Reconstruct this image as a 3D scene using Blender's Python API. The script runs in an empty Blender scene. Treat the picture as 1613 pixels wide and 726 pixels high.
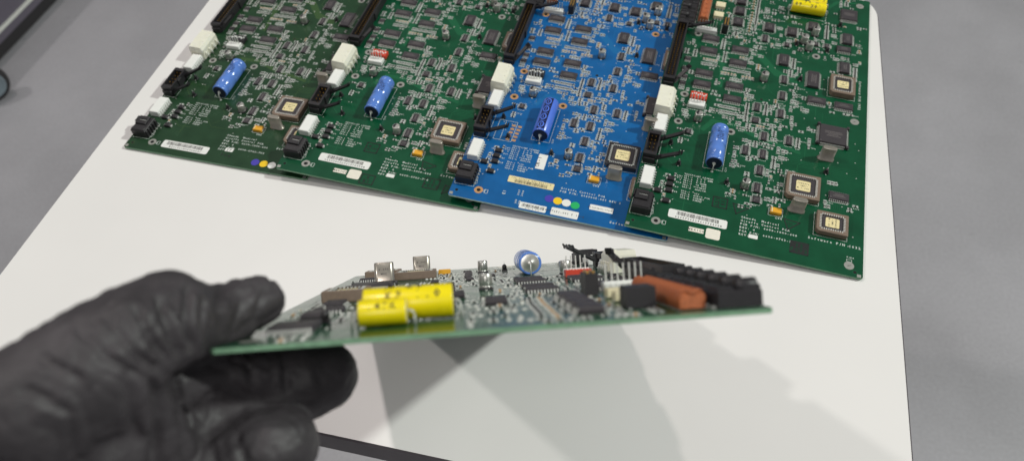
import bpy, math, random
from mathutils import Vector, Matrix, noise

SC = bpy.context.scene
COL = SC.collection
MM = 0.001
PI = math.pi

# ----------------------------------------------------------------- materials
def lin(c):
    c /= 255.0
    return c / 12.92 if c <= 0.04045 else ((c + 0.055) / 1.055) ** 2.4

def rgb(r, g, b, k=1.0):
    return (lin(r) * k, lin(g) * k, lin(b) * k, 1.0)

def mat(name, col, rough=0.5, metal=0.0, var=0.0, scale=200.0, bump=0.0, bscale=900.0, spec=0.5, sss=0.0, coat=0.0, rvar=0.0):
    m = bpy.data.materials.new(name)
    m.use_nodes = True
    nt = m.node_tree
    b = nt.nodes["Principled BSDF"]
    b.inputs["Base Color"].default_value = col
    b.inputs["Roughness"].default_value = rough
    b.inputs["Metallic"].default_value = metal
    b.inputs["Specular IOR Level"].default_value = spec
    if coat:
        b.inputs["Coat Weight"].default_value = coat
        b.inputs["Coat Roughness"].default_value = 0.15
    if sss:
        b.inputs["Subsurface Weight"].default_value = sss
        b.inputs["Subsurface Radius"].default_value = (0.004, 0.004, 0.003)
    tc = nt.nodes.new("ShaderNodeTexCoord")
    if var or rvar:
        n = nt.nodes.new("ShaderNodeTexNoise")
        n.inputs["Scale"].default_value = scale
        n.inputs["Detail"].default_value = 5
        nt.links.new(tc.outputs["Object"], n.inputs["Vector"])
        if var:
            r = nt.nodes.new("ShaderNodeValToRGB")
            r.color_ramp.elements[0].position = 0.3
            r.color_ramp.elements[1].position = 0.7
            r.color_ramp.elements[0].color = tuple(c * (1 - var) for c in col[:3]) + (1,)
            r.color_ramp.elements[1].color = tuple(min(1, c * (1 + var)) for c in col[:3]) + (1,)
            nt.links.new(n.outputs["Fac"], r.inputs["Fac"])
            nt.links.new(r.outputs["Color"], b.inputs["Base Color"])
        if rvar:
            mr = nt.nodes.new("ShaderNodeMapRange")
            mr.inputs["To Min"].default_value = max(0.02, rough - rvar)
            mr.inputs["To Max"].default_value = min(1, rough + rvar)
            nt.links.new(n.outputs["Fac"], mr.inputs["Value"])
            nt.links.new(mr.outputs["Result"], b.inputs["Roughness"])
    if bump:
        n2 = nt.nodes.new("ShaderNodeTexNoise")
        n2.inputs["Scale"].default_value = bscale
        n2.inputs["Detail"].default_value = 4
        nt.links.new(tc.outputs["Object"], n2.inputs["Vector"])
        bp = nt.nodes.new("ShaderNodeBump")
        bp.inputs["Strength"].default_value = bump
        bp.inputs["Distance"].default_value = 0.0006
        nt.links.new(n2.outputs["Fac"], bp.inputs["Height"])
        nt.links.new(bp.outputs["Normal"], b.inputs["Normal"])
    return m

M = {}
M['mask_green'] = mat('solder_mask_green', rgb(14, 84, 54, 0.78), 0.2, var=0.16, scale=60, rvar=0.05)
M['mask_dull'] = mat('solder_mask_olive', rgb(34, 68, 42, 0.85), 0.26, var=0.16, scale=60, rvar=0.05)  # duller olive green, used on the leftmost board only
M['mask_blue'] = mat('solder_mask_blue', rgb(14, 97, 162, 0.9), 0.22, var=0.12, scale=60, rvar=0.05)
M['trace_green'] = mat('trace_green', rgb(28, 104, 68, 0.8), 0.22)
M['trace_dull'] = mat('trace_olive', rgb(62, 92, 52, 0.85), 0.26)
M['trace_blue'] = mat('trace_blue', rgb(24, 110, 172, 0.85), 0.24)
M['edge_green'] = mat('laminate_edge_green', rgb(116, 154, 124), 0.6, var=0.15, scale=300)
M['edge_blue'] = mat('laminate_edge_bluegrey', rgb(160, 186, 180), 0.6, var=0.15, scale=300)
M['silk'] = mat('silkscreen_white', rgb(210, 217, 211), 0.6)
M['stamp'] = mat('black_ink', rgb(10, 18, 16), 0.6)
M['tin'] = mat('tinned_metal', rgb(212, 213, 208), 0.38, metal=0.35, var=0.1, scale=900)
M['dull'] = mat('dull_solder', rgb(158, 158, 152), 0.45, metal=0.3, var=0.1, scale=900)
M['pinbrass'] = mat('dark_brass_pin', rgb(70, 56, 40), 0.5, metal=0.3)
M['copper'] = mat('bare_copper_ring', rgb(206, 158, 108), 0.4, metal=0.4)
M['hole'] = mat('hole_dark', (0.004, 0.004, 0.004, 1), 0.9)
M['chip'] = mat('chip_epoxy', rgb(58, 53, 57), 0.5, var=0.12, scale=800, bump=0.15, bscale=4000)
M['chipmark'] = mat('chip_marking', rgb(104, 98, 98), 0.6)
M['blackpl'] = mat('black_plastic', rgb(40, 38, 41), 0.42, var=0.1, scale=400, bump=0.1, bscale=3000)
M['socket'] = mat('brown_socket_plastic', rgb(124, 106, 92), 0.5, var=0.1, scale=500)
M['cream'] = mat('cream_label_paper', rgb(232, 216, 164), 0.6, var=0.04, scale=300)
M['white_label'] = mat('white_label_paper', rgb(232, 232, 228), 0.55, var=0.03, scale=300)
M['offwhite'] = mat('offwhite_label_paper', rgb(234, 228, 214), 0.6, var=0.03, scale=300)
M['ink'] = mat('printed_ink', rgb(52, 48, 46), 0.6)
M['can'] = mat('aluminium_can', rgb(206, 204, 198), 0.3, metal=0.75, var=0.06, scale=700)
M['crystal'] = mat('crystal_metal', rgb(178, 171, 160), 0.3, metal=0.7, var=0.08, scale=500)
M['sleeve'] = mat('blue_sleeve', rgb(92, 134, 214), 0.2, var=0.10, scale=160, coat=0.5, bump=0.35, bscale=260)
M['sleeve2'] = mat('bright_blue_sleeve', rgb(84, 122, 226), 0.28, var=0.05, scale=200, coat=0.3)
M['navy'] = mat('dark_blue_print', rgb(14, 18, 56), 0.35)
M['plug'] = mat('capacitor_end_plug', rgb(20, 26, 56), 0.45)
M['yellow'] = mat('yellow_film_tape', rgb(248, 226, 4), 0.3, var=0.03, scale=200, coat=0.2)
M['tant'] = mat('tantalum_yellow', rgb(232, 168, 40), 0.45, var=0.05, scale=500)
M['nylon'] = mat('natural_nylon', rgb(236, 234, 218), 0.42, var=0.04, scale=200, sss=0.25)
M['whitepl'] = mat('white_plastic', rgb(238, 238, 234), 0.4, var=0.02, scale=200)
M['redpl'] = mat('red_plastic', rgb(206, 66, 44), 0.4, var=0.05, scale=300)
M['coil'] = mat('orange_enamel_wire', rgb(180, 100, 58), 0.45, var=0.25, scale=900, bump=0.5, bscale=2200)
M['opto'] = mat('ivory_plastic', rgb(226, 216, 180), 0.5)
M['gold'] = mat('gold_plate', rgb(226, 178, 88), 0.3, metal=0.7)
M['tancap'] = mat('tan_ceramic', rgb(186, 150, 112), 0.5)
M['res'] = mat('dark_resistor', rgb(48, 46, 46), 0.5)
M['violet'] = mat('sticker_violet', rgb(66, 58, 170), 0.5)
M['ydot'] = mat('sticker_yellow', rgb(244, 200, 20), 0.5)
M['gdot'] = mat('sticker_green', rgb(24, 176, 98), 0.5)
M['laminate'] = mat('white_laminate', rgb(234, 231, 229), 0.33, var=0.018, scale=9, bump=0.05, bscale=1500, rvar=0.05)
M['edgeband'] = mat('dark_edge_band', rgb(84, 78, 82), 0.45, var=0.1, scale=80)
M['steel'] = mat('table_leg_steel', rgb(120, 118, 120), 0.4, metal=0.6)
M['glove'] = mat('black_glove_rubber', rgb(60, 56, 59), 0.56, var=0.35, scale=55, bump=0.7, bscale=300, rvar=0.14)
M['trolley'] = mat('violet_grey_paint', rgb(98, 92, 104), 0.5, var=0.06, scale=30)
M['trim'] = mat('pale_trim', rgb(214, 214, 208), 0.4)
M['tyre'] = mat('dark_rubber', rgb(44, 42, 44), 0.6)
M['hub'] = mat('blue_grey_hub', rgb(128, 140, 148), 0.45, var=0.06, scale=60)

# ----------------------------------------------------------------- mesh builder (millimetres in, metres out)
class MB:
    def __init__(s):
        s.v = []; s.f = []; s.m = []; s.sm = []
    def add(s, vs, fs, m=0, smooth=False):
        o = len(s.v)
        s.v += [tuple(x) for x in vs]
        for f in fs:
            s.f.append([o + i for i in f]); s.m.append(m); s.sm.append(smooth)
    def box(s, x0, y0, z0, x1, y1, z1, m=0, b=0.0, top=None):
        base = [(x0, y0, z0), (x1, y0, z0), (x1, y1, z0), (x0, y1, z0)]
        q = [(3, 2, 1, 0)]
        if b > 0:
            mid = [(x0, y0, z1 - b), (x1, y0, z1 - b), (x1, y1, z1 - b), (x0, y1, z1 - b)]
            tp = [(x0 + b, y0 + b, z1), (x1 - b, y0 + b, z1), (x1 - b, y1 - b, z1), (x0 + b, y1 - b, z1)]
            vs = base + mid + tp
            for k in range(4):
                q.append((k, (k + 1) % 4, 4 + (k + 1) % 4, 4 + k))
                q.append((4 + k, 4 + (k + 1) % 4, 8 + (k + 1) % 4, 8 + k))
            s.add(vs, q, m)
            s.add(tp, [(0, 1, 2, 3)], m if top is None else top)
        else:
            tp = [(x0, y0, z1), (x1, y0, z1), (x1, y1, z1), (x0, y1, z1)]
            for k in range(4):
                q.append((k, (k + 1) % 4, 4 + (k + 1) % 4, 4 + k))
            s.add(base + tp, q, m)
            s.add(tp, [(0, 1, 2, 3)], m if top is None else top)
    def flat(s, pts, z, m=0):
        s.add([(x, y, z) for x, y in pts], [tuple(range(len(pts)))], m)
    def rect(s, x0, y0, x1, y1, z, m=0):
        s.flat([(x0, y0), (x1, y0), (x1, y1), (x0, y1)], z, m)
    def line(s, pts, w, z, m=0):
        for (ax, ay), (bx, by) in zip(pts[:-1], pts[1:]):
            dx, dy = bx - ax, by - ay
            L = math.hypot(dx, dy) or 1
            nx, ny = -dy / L * w / 2, dx / L * w / 2
            ex, ey = dx / L * w / 2, dy / L * w / 2
            s.flat([(ax - ex - nx, ay - ey - ny), (bx + ex - nx, by + ey - ny), (bx + ex + nx, by + ey + ny), (ax - ex + nx, ay - ey + ny)], z, m)
    def outline(s, x0, y0, x1, y1, w, z, m=0):
        s.line([(x0, y0), (x1, y0), (x1, y1), (x0, y1), (x0, y0)], w, z, m)
    def prism(s, pts, z0, z1, m=0, top=None, b=0.0):
        n = len(pts)
        lo = [(x, y, z0) for x, y in pts]
        hi = [(x, y, z1) for x, y in pts]
        s.add(lo + hi, [tuple(range(n - 1, -1, -1))] + [(k, (k + 1) % n, n + (k + 1) % n, n + k) for k in range(n)], m)
        s.add(hi, [tuple(range(n))], m if top is None else top)
    def disc(s, cx, cy, r, z, m=0, n=20):
        s.flat([(cx + r * math.cos(2 * PI * k / n), cy + r * math.sin(2 * PI * k / n)) for k in range(n)], z, m)
    def ring(s, cx, cy, r0, r1, z, m=0, n=24):
        a = [(cx + r0 * math.cos(2 * PI * k / n), cy + r0 * math.sin(2 * PI * k / n), z) for k in range(n)]
        b = [(cx + r1 * math.cos(2 * PI * k / n), cy + r1 * math.sin(2 * PI * k / n), z) for k in range(n)]
        s.add(a + b, [(k, n + k, n + (k + 1) % n, (k + 1) % n) for k in range(n)], m)
    def lathe(s, prof, origin, axis, m=0, n=24, smooth=True, mats=None, caps=True):
        """prof: (distance along axis, radius)"""
        ax = Vector(axis).normalized()
        up = Vector((0, 0, 1)) if abs(ax.z) < 0.9 else Vector((1, 0, 0))
        e1 = ax.cross(up).normalized(); e2 = ax.cross(e1)
        o = Vector(origin)
        vs = []
        for d, r in prof:
            for k in range(n):
                a = 2 * PI * k / n
                vs.append(o + ax * d + e1 * (r * math.cos(a)) + e2 * (r * math.sin(a)))
        for i in range(len(prof) - 1):
            fs = [(i * n + k, i * n + (k + 1) % n, (i + 1) * n + (k + 1) % n, (i + 1) * n + k) for k in range(n)]
            if i == 0:
                s.add(vs, fs, mats[i] if mats else m, smooth); base = len(s.v) - len(vs)
            else:
                for f in fs:
                    s.f.append([base + j for j in f]); s.m.append(mats[i] if mats else m); s.sm.append(smooth)
        if caps:
            for i, fl in ((0, True), (len(prof) - 1, False)):
                if prof[i][1] > 1e-6:
                    f = [base + i * n + k for k in range(n)]
                    s.f.append(f[::-1] if fl else f); s.m.append(mats[min(i, len(mats) - 1)] if mats else m); s.sm.append(False)
    def tube(s, path, r, m=0, n=8):
        P = [Vector(p) for p in path]
        vs = []
        for i, p in enumerate(P):
            d = (P[min(i + 1, len(P) - 1)] - P[max(i - 1, 0)]).normalized()
            up = Vector((0, 0, 1)) if abs(d.z) < 0.9 else Vector((1, 0, 0))
            e1 = d.cross(up).normalized(); e2 = d.cross(e1)
            for k in range(n):
                a = 2 * PI * k / n
                vs.append(p + e1 * r * math.cos(a) + e2 * r * math.sin(a))
        fs = []
        for i in range(len(P) - 1):
            fs += [(i * n + k, i * n + (k + 1) % n, (i + 1) * n + (k + 1) % n, (i + 1) * n + k) for k in range(n)]
        fs += [tuple(range(n - 1, -1, -1)), tuple((len(P) - 1) * n + k for k in range(n))]
        s.add(vs, fs, m, True)
    def ell(s, c, r, m=0, nu=12, nv=8):
        vs = []; fs = []
        for j in range(1, nv):
            t = PI * j / nv
            for i in range(nu):
                a = 2 * PI * i / nu
                vs.append((c[0] + r[0] * math.sin(t) * math.cos(a), c[1] + r[1] * math.sin(t) * math.sin(a), c[2] + r[2] * math.cos(t)))
        for j in range(nv - 2):
            for i in range(nu):
                fs.append((j * nu + i, (j + 1) * nu + i, (j + 1) * nu + (i + 1) % nu, j * nu + (i + 1) % nu))
        t0 = len(vs); vs.append((c[0], c[1], c[2] + r[2])); b0 = len(vs); vs.append((c[0], c[1], c[2] - r[2]))
        for i in range(nu):
            fs.append((t0, i, (i + 1) % nu)); fs.append((b0, (nv - 2) * nu + (i + 1) % nu, (nv - 2) * nu + i))
        s.add(vs, fs, m, True)
    def text(s, txt, x, y, size, z, m=0, rot=0.0, align='L', fn=None):
        vs, fs, w = text_geo(txt)
        ox = {'L': 0, 'C': -w / 2, 'R': -w}[align]
        c, sn = math.cos(rot), math.sin(rot)
        out = []
        for (a, b) in vs:
            a = (a + ox) * size; b = b * size
            X, Y = x + a * c - b * sn, y + a * sn + b * c
            out.append((X, Y, z) if fn is None else fn(X, Y))
        s.add(out, fs, m)
    def mesh(s, name, mats):
        me = bpy.data.meshes.new(name)
        me.from_pydata([(a * MM, b * MM, c * MM) for a, b, c in s.v], [], s.f)
        for k in mats:
            me.materials.append(M[k])
        me.polygons.foreach_set('material_index', s.m)
        me.polygons.foreach_set('use_smooth', s.sm)
        me.update()
        return me

_TG = {}
def char_geo(ch):
    if ch in _TG:
        return _TG[ch]
    cu = bpy.data.curves.new('glyph', 'FONT')
    cu.body = ch; cu.size = 1.0; cu.offset = .022; cu.resolution_u = 1
    o = bpy.data.objects.new('glyph', cu)
    COL.objects.link(o)
    dg = bpy.context.evaluated_depsgraph_get()
    me = bpy.data.meshes.new_from_object(o.evaluated_get(dg))
    vs = [(v.co.x, v.co.y) for v in me.vertices]
    fs = [tuple(p.vertices) for p in me.polygons]
    bpy.data.objects.remove(o); bpy.data.curves.remove(cu); bpy.data.meshes.remove(me)
    w = max((v[0] for v in vs), default=0.3)
    _TG[ch] = (vs, fs, w)
    return _TG[ch]

def text_geo(t):
    """monospaced lettering, cap height 0.7 of the size"""
    V = []; F = []; x = 0.0; adv = 0.74
    for ch in t:
        if ch != ' ':
            vs, fs, w = char_geo(ch)
            o = len(V); lo = min(v[0] for v in vs)
            k = min(1.0, 0.62 / max(0.05, w - lo))
            dx = x + (0.64 - (w - lo) * k) / 2
            V += [((a - lo) * k + dx, b) for a, b in vs]
            F += [tuple(o + i for i in f) for f in fs]
        x += adv
    return V, F, x

def new(name, me, parent=None):
    o = bpy.data.objects.new(name, me)
    COL.objects.link(o)
    if parent:
        o.parent = parent
    return o

def thing(o, label, cat, group=None):
    o['label'] = label; o['category'] = cat
    if group:
        o['group'] = group
    return o

# ----------------------------------------------------------------- component library
LIB = {}        # kind -> (part name, mesh, [(sub-part name, mesh), ...], footprint half sizes)

def gull(mb, x, y, dx, dy, w, h, m=0):
    """one gull-wing pin leaving a body edge at (x, y) in direction (dx, dy)"""
    px, py = -dy, dx
    prof = [(0, .60 * h), (.55, .56 * h), (.95, .22), (1.75, .22), (1.75, .04), (.75, .04), (.35, .42 * h), (0, .46 * h)]
    vs = []
    for sgn in (-1, 1):
        for d, z in prof:
            vs.append((x + dx * d + px * sgn * w / 2, y + dy * d + py * sgn * w / 2, z))
    n = len(prof)
    fs = [tuple(range(n - 1, -1, -1)), tuple(range(n, 2 * n))] + [(k, (k + 1) % n, n + (k + 1) % n, n + k) for k in range(n)]
    mb.add(vs, fs, m)

def make_ic(kind, wx, wy, h, nx=0, ny=0, pitch=1.5, pw=.62, marks=2, dot=True, jlead=False, rnd=1):
    R = random.Random(rnd)
    b = MB()
    hx, hy = wx / 2, wy / 2
    z0 = .25
    # moulded body: flares to a parting line then draws in
    zz = [(z0, .25), (h * .5, 0), (h - .12, .35), (h, .5)]
    vs = []
    for z, i in zz:
        vs += [(-hx + i, -hy + i, z), (hx - i, -hy + i, z), (hx - i, hy - i, z), (-hx + i, hy - i, z)]
    fs = [(3, 2, 1, 0), (12, 13, 14, 15)]
    for r in range(3):
        fs += [(4 * r + k, 4 * r + (k + 1) % 4, 4 * r + 4 + (k + 1) % 4, 4 * r + 4 + k) for k in range(4)]
    b.add(vs, fs, 0)
    vert = wy > wx * 1.15
    for i in range(marks):      # rows of faint printed marks
        L = (wy if vert else wx) * R.uniform(.35, .6)
        off = (i - (marks - 1) / 2) * 1.6 + .2
        p = -L / 2
        while p < L / 2:
            q = R.uniform(.5, 1.0)
            if vert:
                b.rect(off - .4, p, off + .4, p + q * .8, h + .012, 1)
            else:
                b.rect(p, off - .4, p + q * .8, off + .4, h + .012, 1)
            p += q
    if dot:
        b.disc(-hx + 1.4, -hy + 1.4, .5, h + .012, 1, 10)
    p = MB()
    for i in range(nx):
        x = (i - (nx - 1) / 2) * pitch
        for sg in (-1, 1):
            gull(p, x, sg * (hy - .02), 0, sg, pw, h)
    for i in range(ny):
        y = (i - (ny - 1) / 2) * pitch
        for sg in (-1, 1):
            gull(p, sg * (hx - .02), y, sg, 0, pw, h)
    LIB[kind] = ('integrated_circuit', b.mesh('integrated_circuit', ['chip', 'chipmark']),
                 [('pins', p.mesh('pins', ['tin']))], (hx + (1.8 if ny else .3), hy + (1.8 if nx else .3)))

make_ic('so20', 15.0, 7.6, 2.4, nx=10, pitch=1.42, rnd=2)
make_ic('so16', 12.4, 7.4, 2.3, nx=8, pitch=1.42, rnd=3)
make_ic('so8', 5.4, 4.4, 1.6, nx=4, pitch=1.3, marks=1, dot=False, rnd=4)
make_ic('so14', 4.6, 9.6, 1.6, ny=7, pitch=1.32, marks=1, rnd=5)
make_ic('so10', 4.4, 5.4, 1.6, ny=4, pitch=1.2, marks=1, rnd=6)
make_ic('soj', 8.6, 10.6, 3.0, ny=8, pitch=1.25, rnd=7)
make_ic('sov', 8.6, 14.0, 2.5, ny=10, pitch=1.32, rnd=8)
make_ic('sovl', 9.8, 20.0, 2.6, ny=14, pitch=1.36, marks=3, rnd=9)
make_ic('sobig', 15.2, 15.6, 2.6, nx=11, pitch=1.3, marks=3, rnd=10)
make_ic('ssop', 5.6, 6.4, 1.5, ny=8, pitch=.78, pw=.36, marks=1, rnd=11)
make_ic('qfp', 21.6, 20.6, 3.4, nx=25, ny=25, pitch=.76, pw=.36, marks=4, rnd=12)
# bumpered corners on the big square package
def _qfp():
    nm, me, subs, fp = LIB['qfp']
    b = MB()
    for sx in (-1, 1):
        for sy in (-1, 1):
            b.lathe([(0, 1.3), (2.6, 1.3), (2.9, .9)], (sx * 11.4, sy * 10.9, .4), (0, 0, 1), 0, 10)
    LIB['qfp'] = (nm, me, subs + [('corner_bumper', b.mesh('corner_bumper', ['chip']))], (13, 12.6))
_qfp()

def make_socket(kind, wx, wy, n1, n2, lx, ly, chip_in, frame='socket', lines=3, txt=('7Z80476', '-1ME1-', 'M 1.20R'), trot=0.0, h=5.0):
    b = MB()
    hx, hy = wx / 2, wy / 2
    c = 2.2
    out = [(-hx + c, -hy), (hx - .5, -hy), (hx, -hy + .5), (hx, hy - .5), (hx - .5, hy), (-hx + .5, hy), (-hx, hy - .5), (-hx, -hy + c)]
    ix, iy = hx - 3.0, hy - 3.0
    inn = [(-ix + .6, -iy), (ix - .5, -iy), (ix, -iy + .5), (ix, iy - .5), (ix - .5, iy), (-ix + .5, iy), (-ix, iy - .5), (-ix, -iy + .6)]
    n = 8
    e = .3
    def sc(pts, d, z):
        return [(x - math.copysign(d, x), y - math.copysign(d, y), z) for x, y in pts]
    vs = sc(out, .25, .2) + sc(out, 0, 1.0) + sc(out, 0, h - e) + sc(out, e, h) + sc(inn, -e, h) + sc(inn, 0, h - e) + sc(inn, 0, 1.2)
    fs = []
    for r in range(6):
        fs += [(r * n + k, r * n + (k + 1) % n, (r + 1) * n + (k + 1) % n, (r + 1) * n + k) for k in range(n)]
    fs.append(tuple(6 * n + k for k in range(n)))
    b.add(vs, fs, 0)
    ct = MB()
    for i in range(n1):
        x = (i - (n1 - 1) / 2) * (2 * ix - 2.0) / max(1, n1 - 1)
        for s in (-1, 1):
            y = s * (iy + .15)
            ct.box(x - .34, y - .75, h - 1.8, x + .34, y + .75, h + .10, 0)
    for i in range(n2):
        y = (i - (n2 - 1) / 2) * (2 * iy - 2.0) / max(1, n2 - 1)
        for s in (-1, 1):
            x = s * (ix + .15)
            ct.box(x - .75, y - .34, h - 1.8, x + .75, y + .34, h + .10, 0)
    ch = MB()
    q = chip_in
    ch.box(-ix + q, -iy + q, 1.3, ix - q, iy - q, h - .5, 0, b=.35)
    lb = MB()
    r_ = 1.0
    pts = []
    for cx, cy, a0 in ((lx / 2 - r_, ly / 2 - r_, 0), (-lx / 2 + r_, ly / 2 - r_, 90), (-lx / 2 + r_, -ly / 2 + r_, 180), (lx / 2 - r_, -ly / 2 + r_, 270)):
        for k in range(4):
            a = math.radians(a0 + 30 * k)
            pts.append((cx + r_ * math.cos(a), cy + r_ * math.sin(a)))
    lb.prism(pts, h - .49, h - .40, 0)
    cr, sr = math.cos(trot), math.sin(trot)
    for i, t in enumerate(txt):
        d = (1 - i) * 2.4 - .6
        lb.text(t, -sr * d, cr * d, 1.75, h - .385, 1, rot=trot, align='C')
    LIB[kind] = ('chip_socket', b.mesh('chip_socket', [frame]),
                 [('contacts', ct.mesh('contacts', ['tin'])), ('socketed_chip', ch.mesh('socketed_chip', ['chip'])),
                  ('paper_label', lb.mesh('paper_label', ['cream', 'ink']))], (hx + .6, hy + .6))

make_socket('plcc52', 25.2, 24.2, 13, 13, 10.6, 10.2, .9)
make_socket('plcc52k', 25.2, 24.2, 13, 13, 11.2, 10.6, .9, frame='blackpl')
make_socket('plcc32', 22.6, 19.6, 10, 9, 9.8, 8.8, .9, txt=('7Z80432', '-1ME-', 'M 1.70'), trot=-PI / 2, h=5.0)
make_socket('plcc32t', 20.4, 22.8, 8, 10, 9.4, 8.6, .9, txt=('72604035', '12ME1', 'M 3 J'), trot=PI, h=5.6)

def make_crystal(h=13.0):
    b = MB()
    def stad(a, r, z, n=10):
        pts = []
        for k in range(n + 1):
            t = -PI / 2 + PI * k / n
            pts.append((a + r * math.cos(t), r * math.sin(t), z))
        for k in range(n + 1):
            t = PI / 2 + PI * k / n
            pts.append((-a + r * math.cos(t), r * math.sin(t), z))
        return pts
    secs = [stad(3.6, 2.9, .25), stad(3.6, 2.9, .75), stad(3.3, 2.25, .95), stad(3.3, 2.25, h - .7), stad(3.3, 2.05, h - .2), stad(3.3, 1.7, h)]
    n = len(secs[0])
    vs = sum(secs, [])
    b.add(vs, [(r * n + k, r * n + (k + 1) % n, (r + 1) * n + (k + 1) % n, (r + 1) * n + k) for r in range(5) for k in range(n)], 0, True)
    b.add(secs[-1], [tuple(range(n))], 0)
    for i, t in enumerate(('8.000', 'MHZ')):
        tx = [(0, 0)]
        b.text(t, 0, 0, 1.6, 0, 1, align='C', fn=lambda X, Y, i=i: (-X * 1.0, 2.28, 8.6 - i * 2.6 + Y))
    LIB['crystal'] = ('crystal_can', b.mesh('crystal_can', ['crystal', 'chipmark']), [], (6.6, 3.2))
make_crystal()

def make_can():
    b = MB()
    b.lathe([(0, 3.0), (.7, 3.15), (1.0, 2.85), (1.3, 3.15), (6.6, 3.15), (6.9, 2.95), (7.0, 2.7)], (0, 0, .9), (0, 0, 1), 0, 22)
    n = 10
    b.flat([(2.55 * math.cos(PI * .5 + PI * k / n * 0.9), 2.55 * math.sin(PI * .5 + PI * k / n * .9)) for k in range(n + 1)], 7.93, 1)
    p = MB()
    c = 1.1; a = 3.4
    p.prism([(-a + c, -a), (a - c, -a), (a, -a + c), (a, a), (-a, a), (-a, -a + c)], .1, 1.0, 0)
    t = MB()
    for s in (-1, 1):
        t.box(-.6, min(s * 3.0, s * 4.6), .06, .6, max(s * 3.0, s * 4.6), .3, 0)
    LIB['can'] = ('electrolytic_capacitor', b.mesh('electrolytic_capacitor', ['can', 'blackpl']),
                  [('can_base', p.mesh('can_base', ['blackpl'])), ('terminals', t.mesh('terminals', ['tin']))], (4.0, 5.0))
make_can()

def make_blue(kind, body, fancy):
    L = 38.5; r = 6.75
    b = MB()
    prof = [(0, r - .9), (.25, r - .3), (.8, r), (3.0, r), (3.6, r - .55), (4.4, r - .55), (5.0, r), (L * .47, r), (L * .47 + .4, r - .35), (L * .47 + 1.0, r),
            (L - 7.4, r), (L - 6.6, r - .9), (L - 5.4, r - .9), (L - 4.6, r), (L - .8, r), (L - .2, r - .3), (L, r - .8)]
    if fancy:
        prof = [(0, r - .9), (.25, r - .3), (.8, r), (L - .8, r), (L - .2, r - .3), (L, r - .8)]
    b.lathe(prof, (0, -L / 2, 7.0), (0, 1, 0), 0, 40)
    def cyl(a, y, dr):
        return ((r + dr) * math.cos(a), y, 7.0 + (r + dr) * math.sin(a))
    def patch(a0, a1, y0, y1, dr, m, n=6):
        vs = [];
        for k in range(n + 1):
            a = a0 + (a1 - a0) * k / n
            vs += [cyl(a, y0, dr), cyl(a, y1, dr)]
        b.add(vs, [(2 * k, 2 * k + 1, 2 * k + 3, 2 * k + 2) for k in range(n)], m, True)
    if fancy:
        patch(1.2, 2.2, -L / 2 + 1.5, L / 2 - 1.0, .03, 1, 10)
        for i in range(4):
            yc = -L / 2 + 6 + i * 9.0
            pts = []
            for k in range(20):
                t = 2 * PI * k / 20
                pts.append((1.75 + .40 * math.cos(t), yc + 3.6 * math.sin(t)))
            pin = [(1.75 + (a - 1.75) * .62, yc + (y - yc) * .7) for a, y in pts]
            vs = [cyl(a, y, .06) for a, y in pts] + [cyl(a, y, .06) for a, y in pin]
            b.add(vs, [(k, 20 + k, 20 + (k + 1) % 20, (k + 1) % 20) for k in range(20)], 0)
            patch(1.35, 2.15, yc + 4.2, yc + 4.6, .06, 0, 8)
            patch(1.70, 1.80, yc - 1.6, yc + 1.6, .07, 0, 2)
    else:
        R = random.Random(5)
        for row in range(5):
            a = .75 + row * .2
            y = -4.5 + row * .4
            t = ('4700', '16VDC', '220uF', '-40 85C', '')[row]
            if t:
                b.text(t, 0, 0, 2.7, 0, 1, fn=lambda X, Y, a=a: cyl(a + .55 + (-Y) * .145, 1.0 + X * .95, .05))
    e = MB()
    e.lathe([(0, r - .75), (-.12, r - .85), (-.1, r - 1.6), (-.06, 2.2), (-.3, 1.7), (-.6, 1.2)], (0, -L / 2 - .02, 7.0), (0, 1, 0), 0, 30)
    e.lathe([(0, 1.5), (-.9, 1.3)], (0, -L / 2 - .2, 7.0), (0, 1, 0), 1, 14)
    e2 = MB()
    e2.lathe([(0, r - 1.0), (.15, r - 1.6), (.1, 2.0), (.5, 1.6), (.5, .5)], (0, L / 2 - .1, 7.0), (0, 1, 0), 0, 30)
    l = MB()
    l.tube([(0, -L / 2 + .5, 7), (0, -L / 2 - 1.6, 7), (0, -L / 2 - 2.4, 6.2), (0, -L / 2 - 2.7, 5.0), (0, -L / 2 - 2.8, 0.1)], .42)
    l.lathe([(0, 1.1), (.5, .7), (.8, .5)], (0, -L / 2 - 2.8, .05), (0, 0, 1), 0, 12)
    l2 = MB()
    l2.tube([(0, L / 2 - .5, 7), (0, L / 2 + 1.6, 7), (0, L / 2 + 2.4, 6.2), (0, L / 2 + 2.7, 5.0), (0, L / 2 + 2.8, 0.1)], .42)
    LIB[kind] = ('blue_capacitor', b.mesh('blue_capacitor', [body, 'navy']),
                 [('end_plug', e.mesh('end_plug', ['plug', 'tin'])), ('end_cap', e2.mesh('end_cap', ['can'])),
                  ('lead', l.mesh('lead', ['tin'])), ('lead', l2.mesh('lead', ['tin']))], (7.2, 22.5))
make_blue('blue', 'sleeve', False)
make_blue('bluef', 'sleeve2', True)

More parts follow.
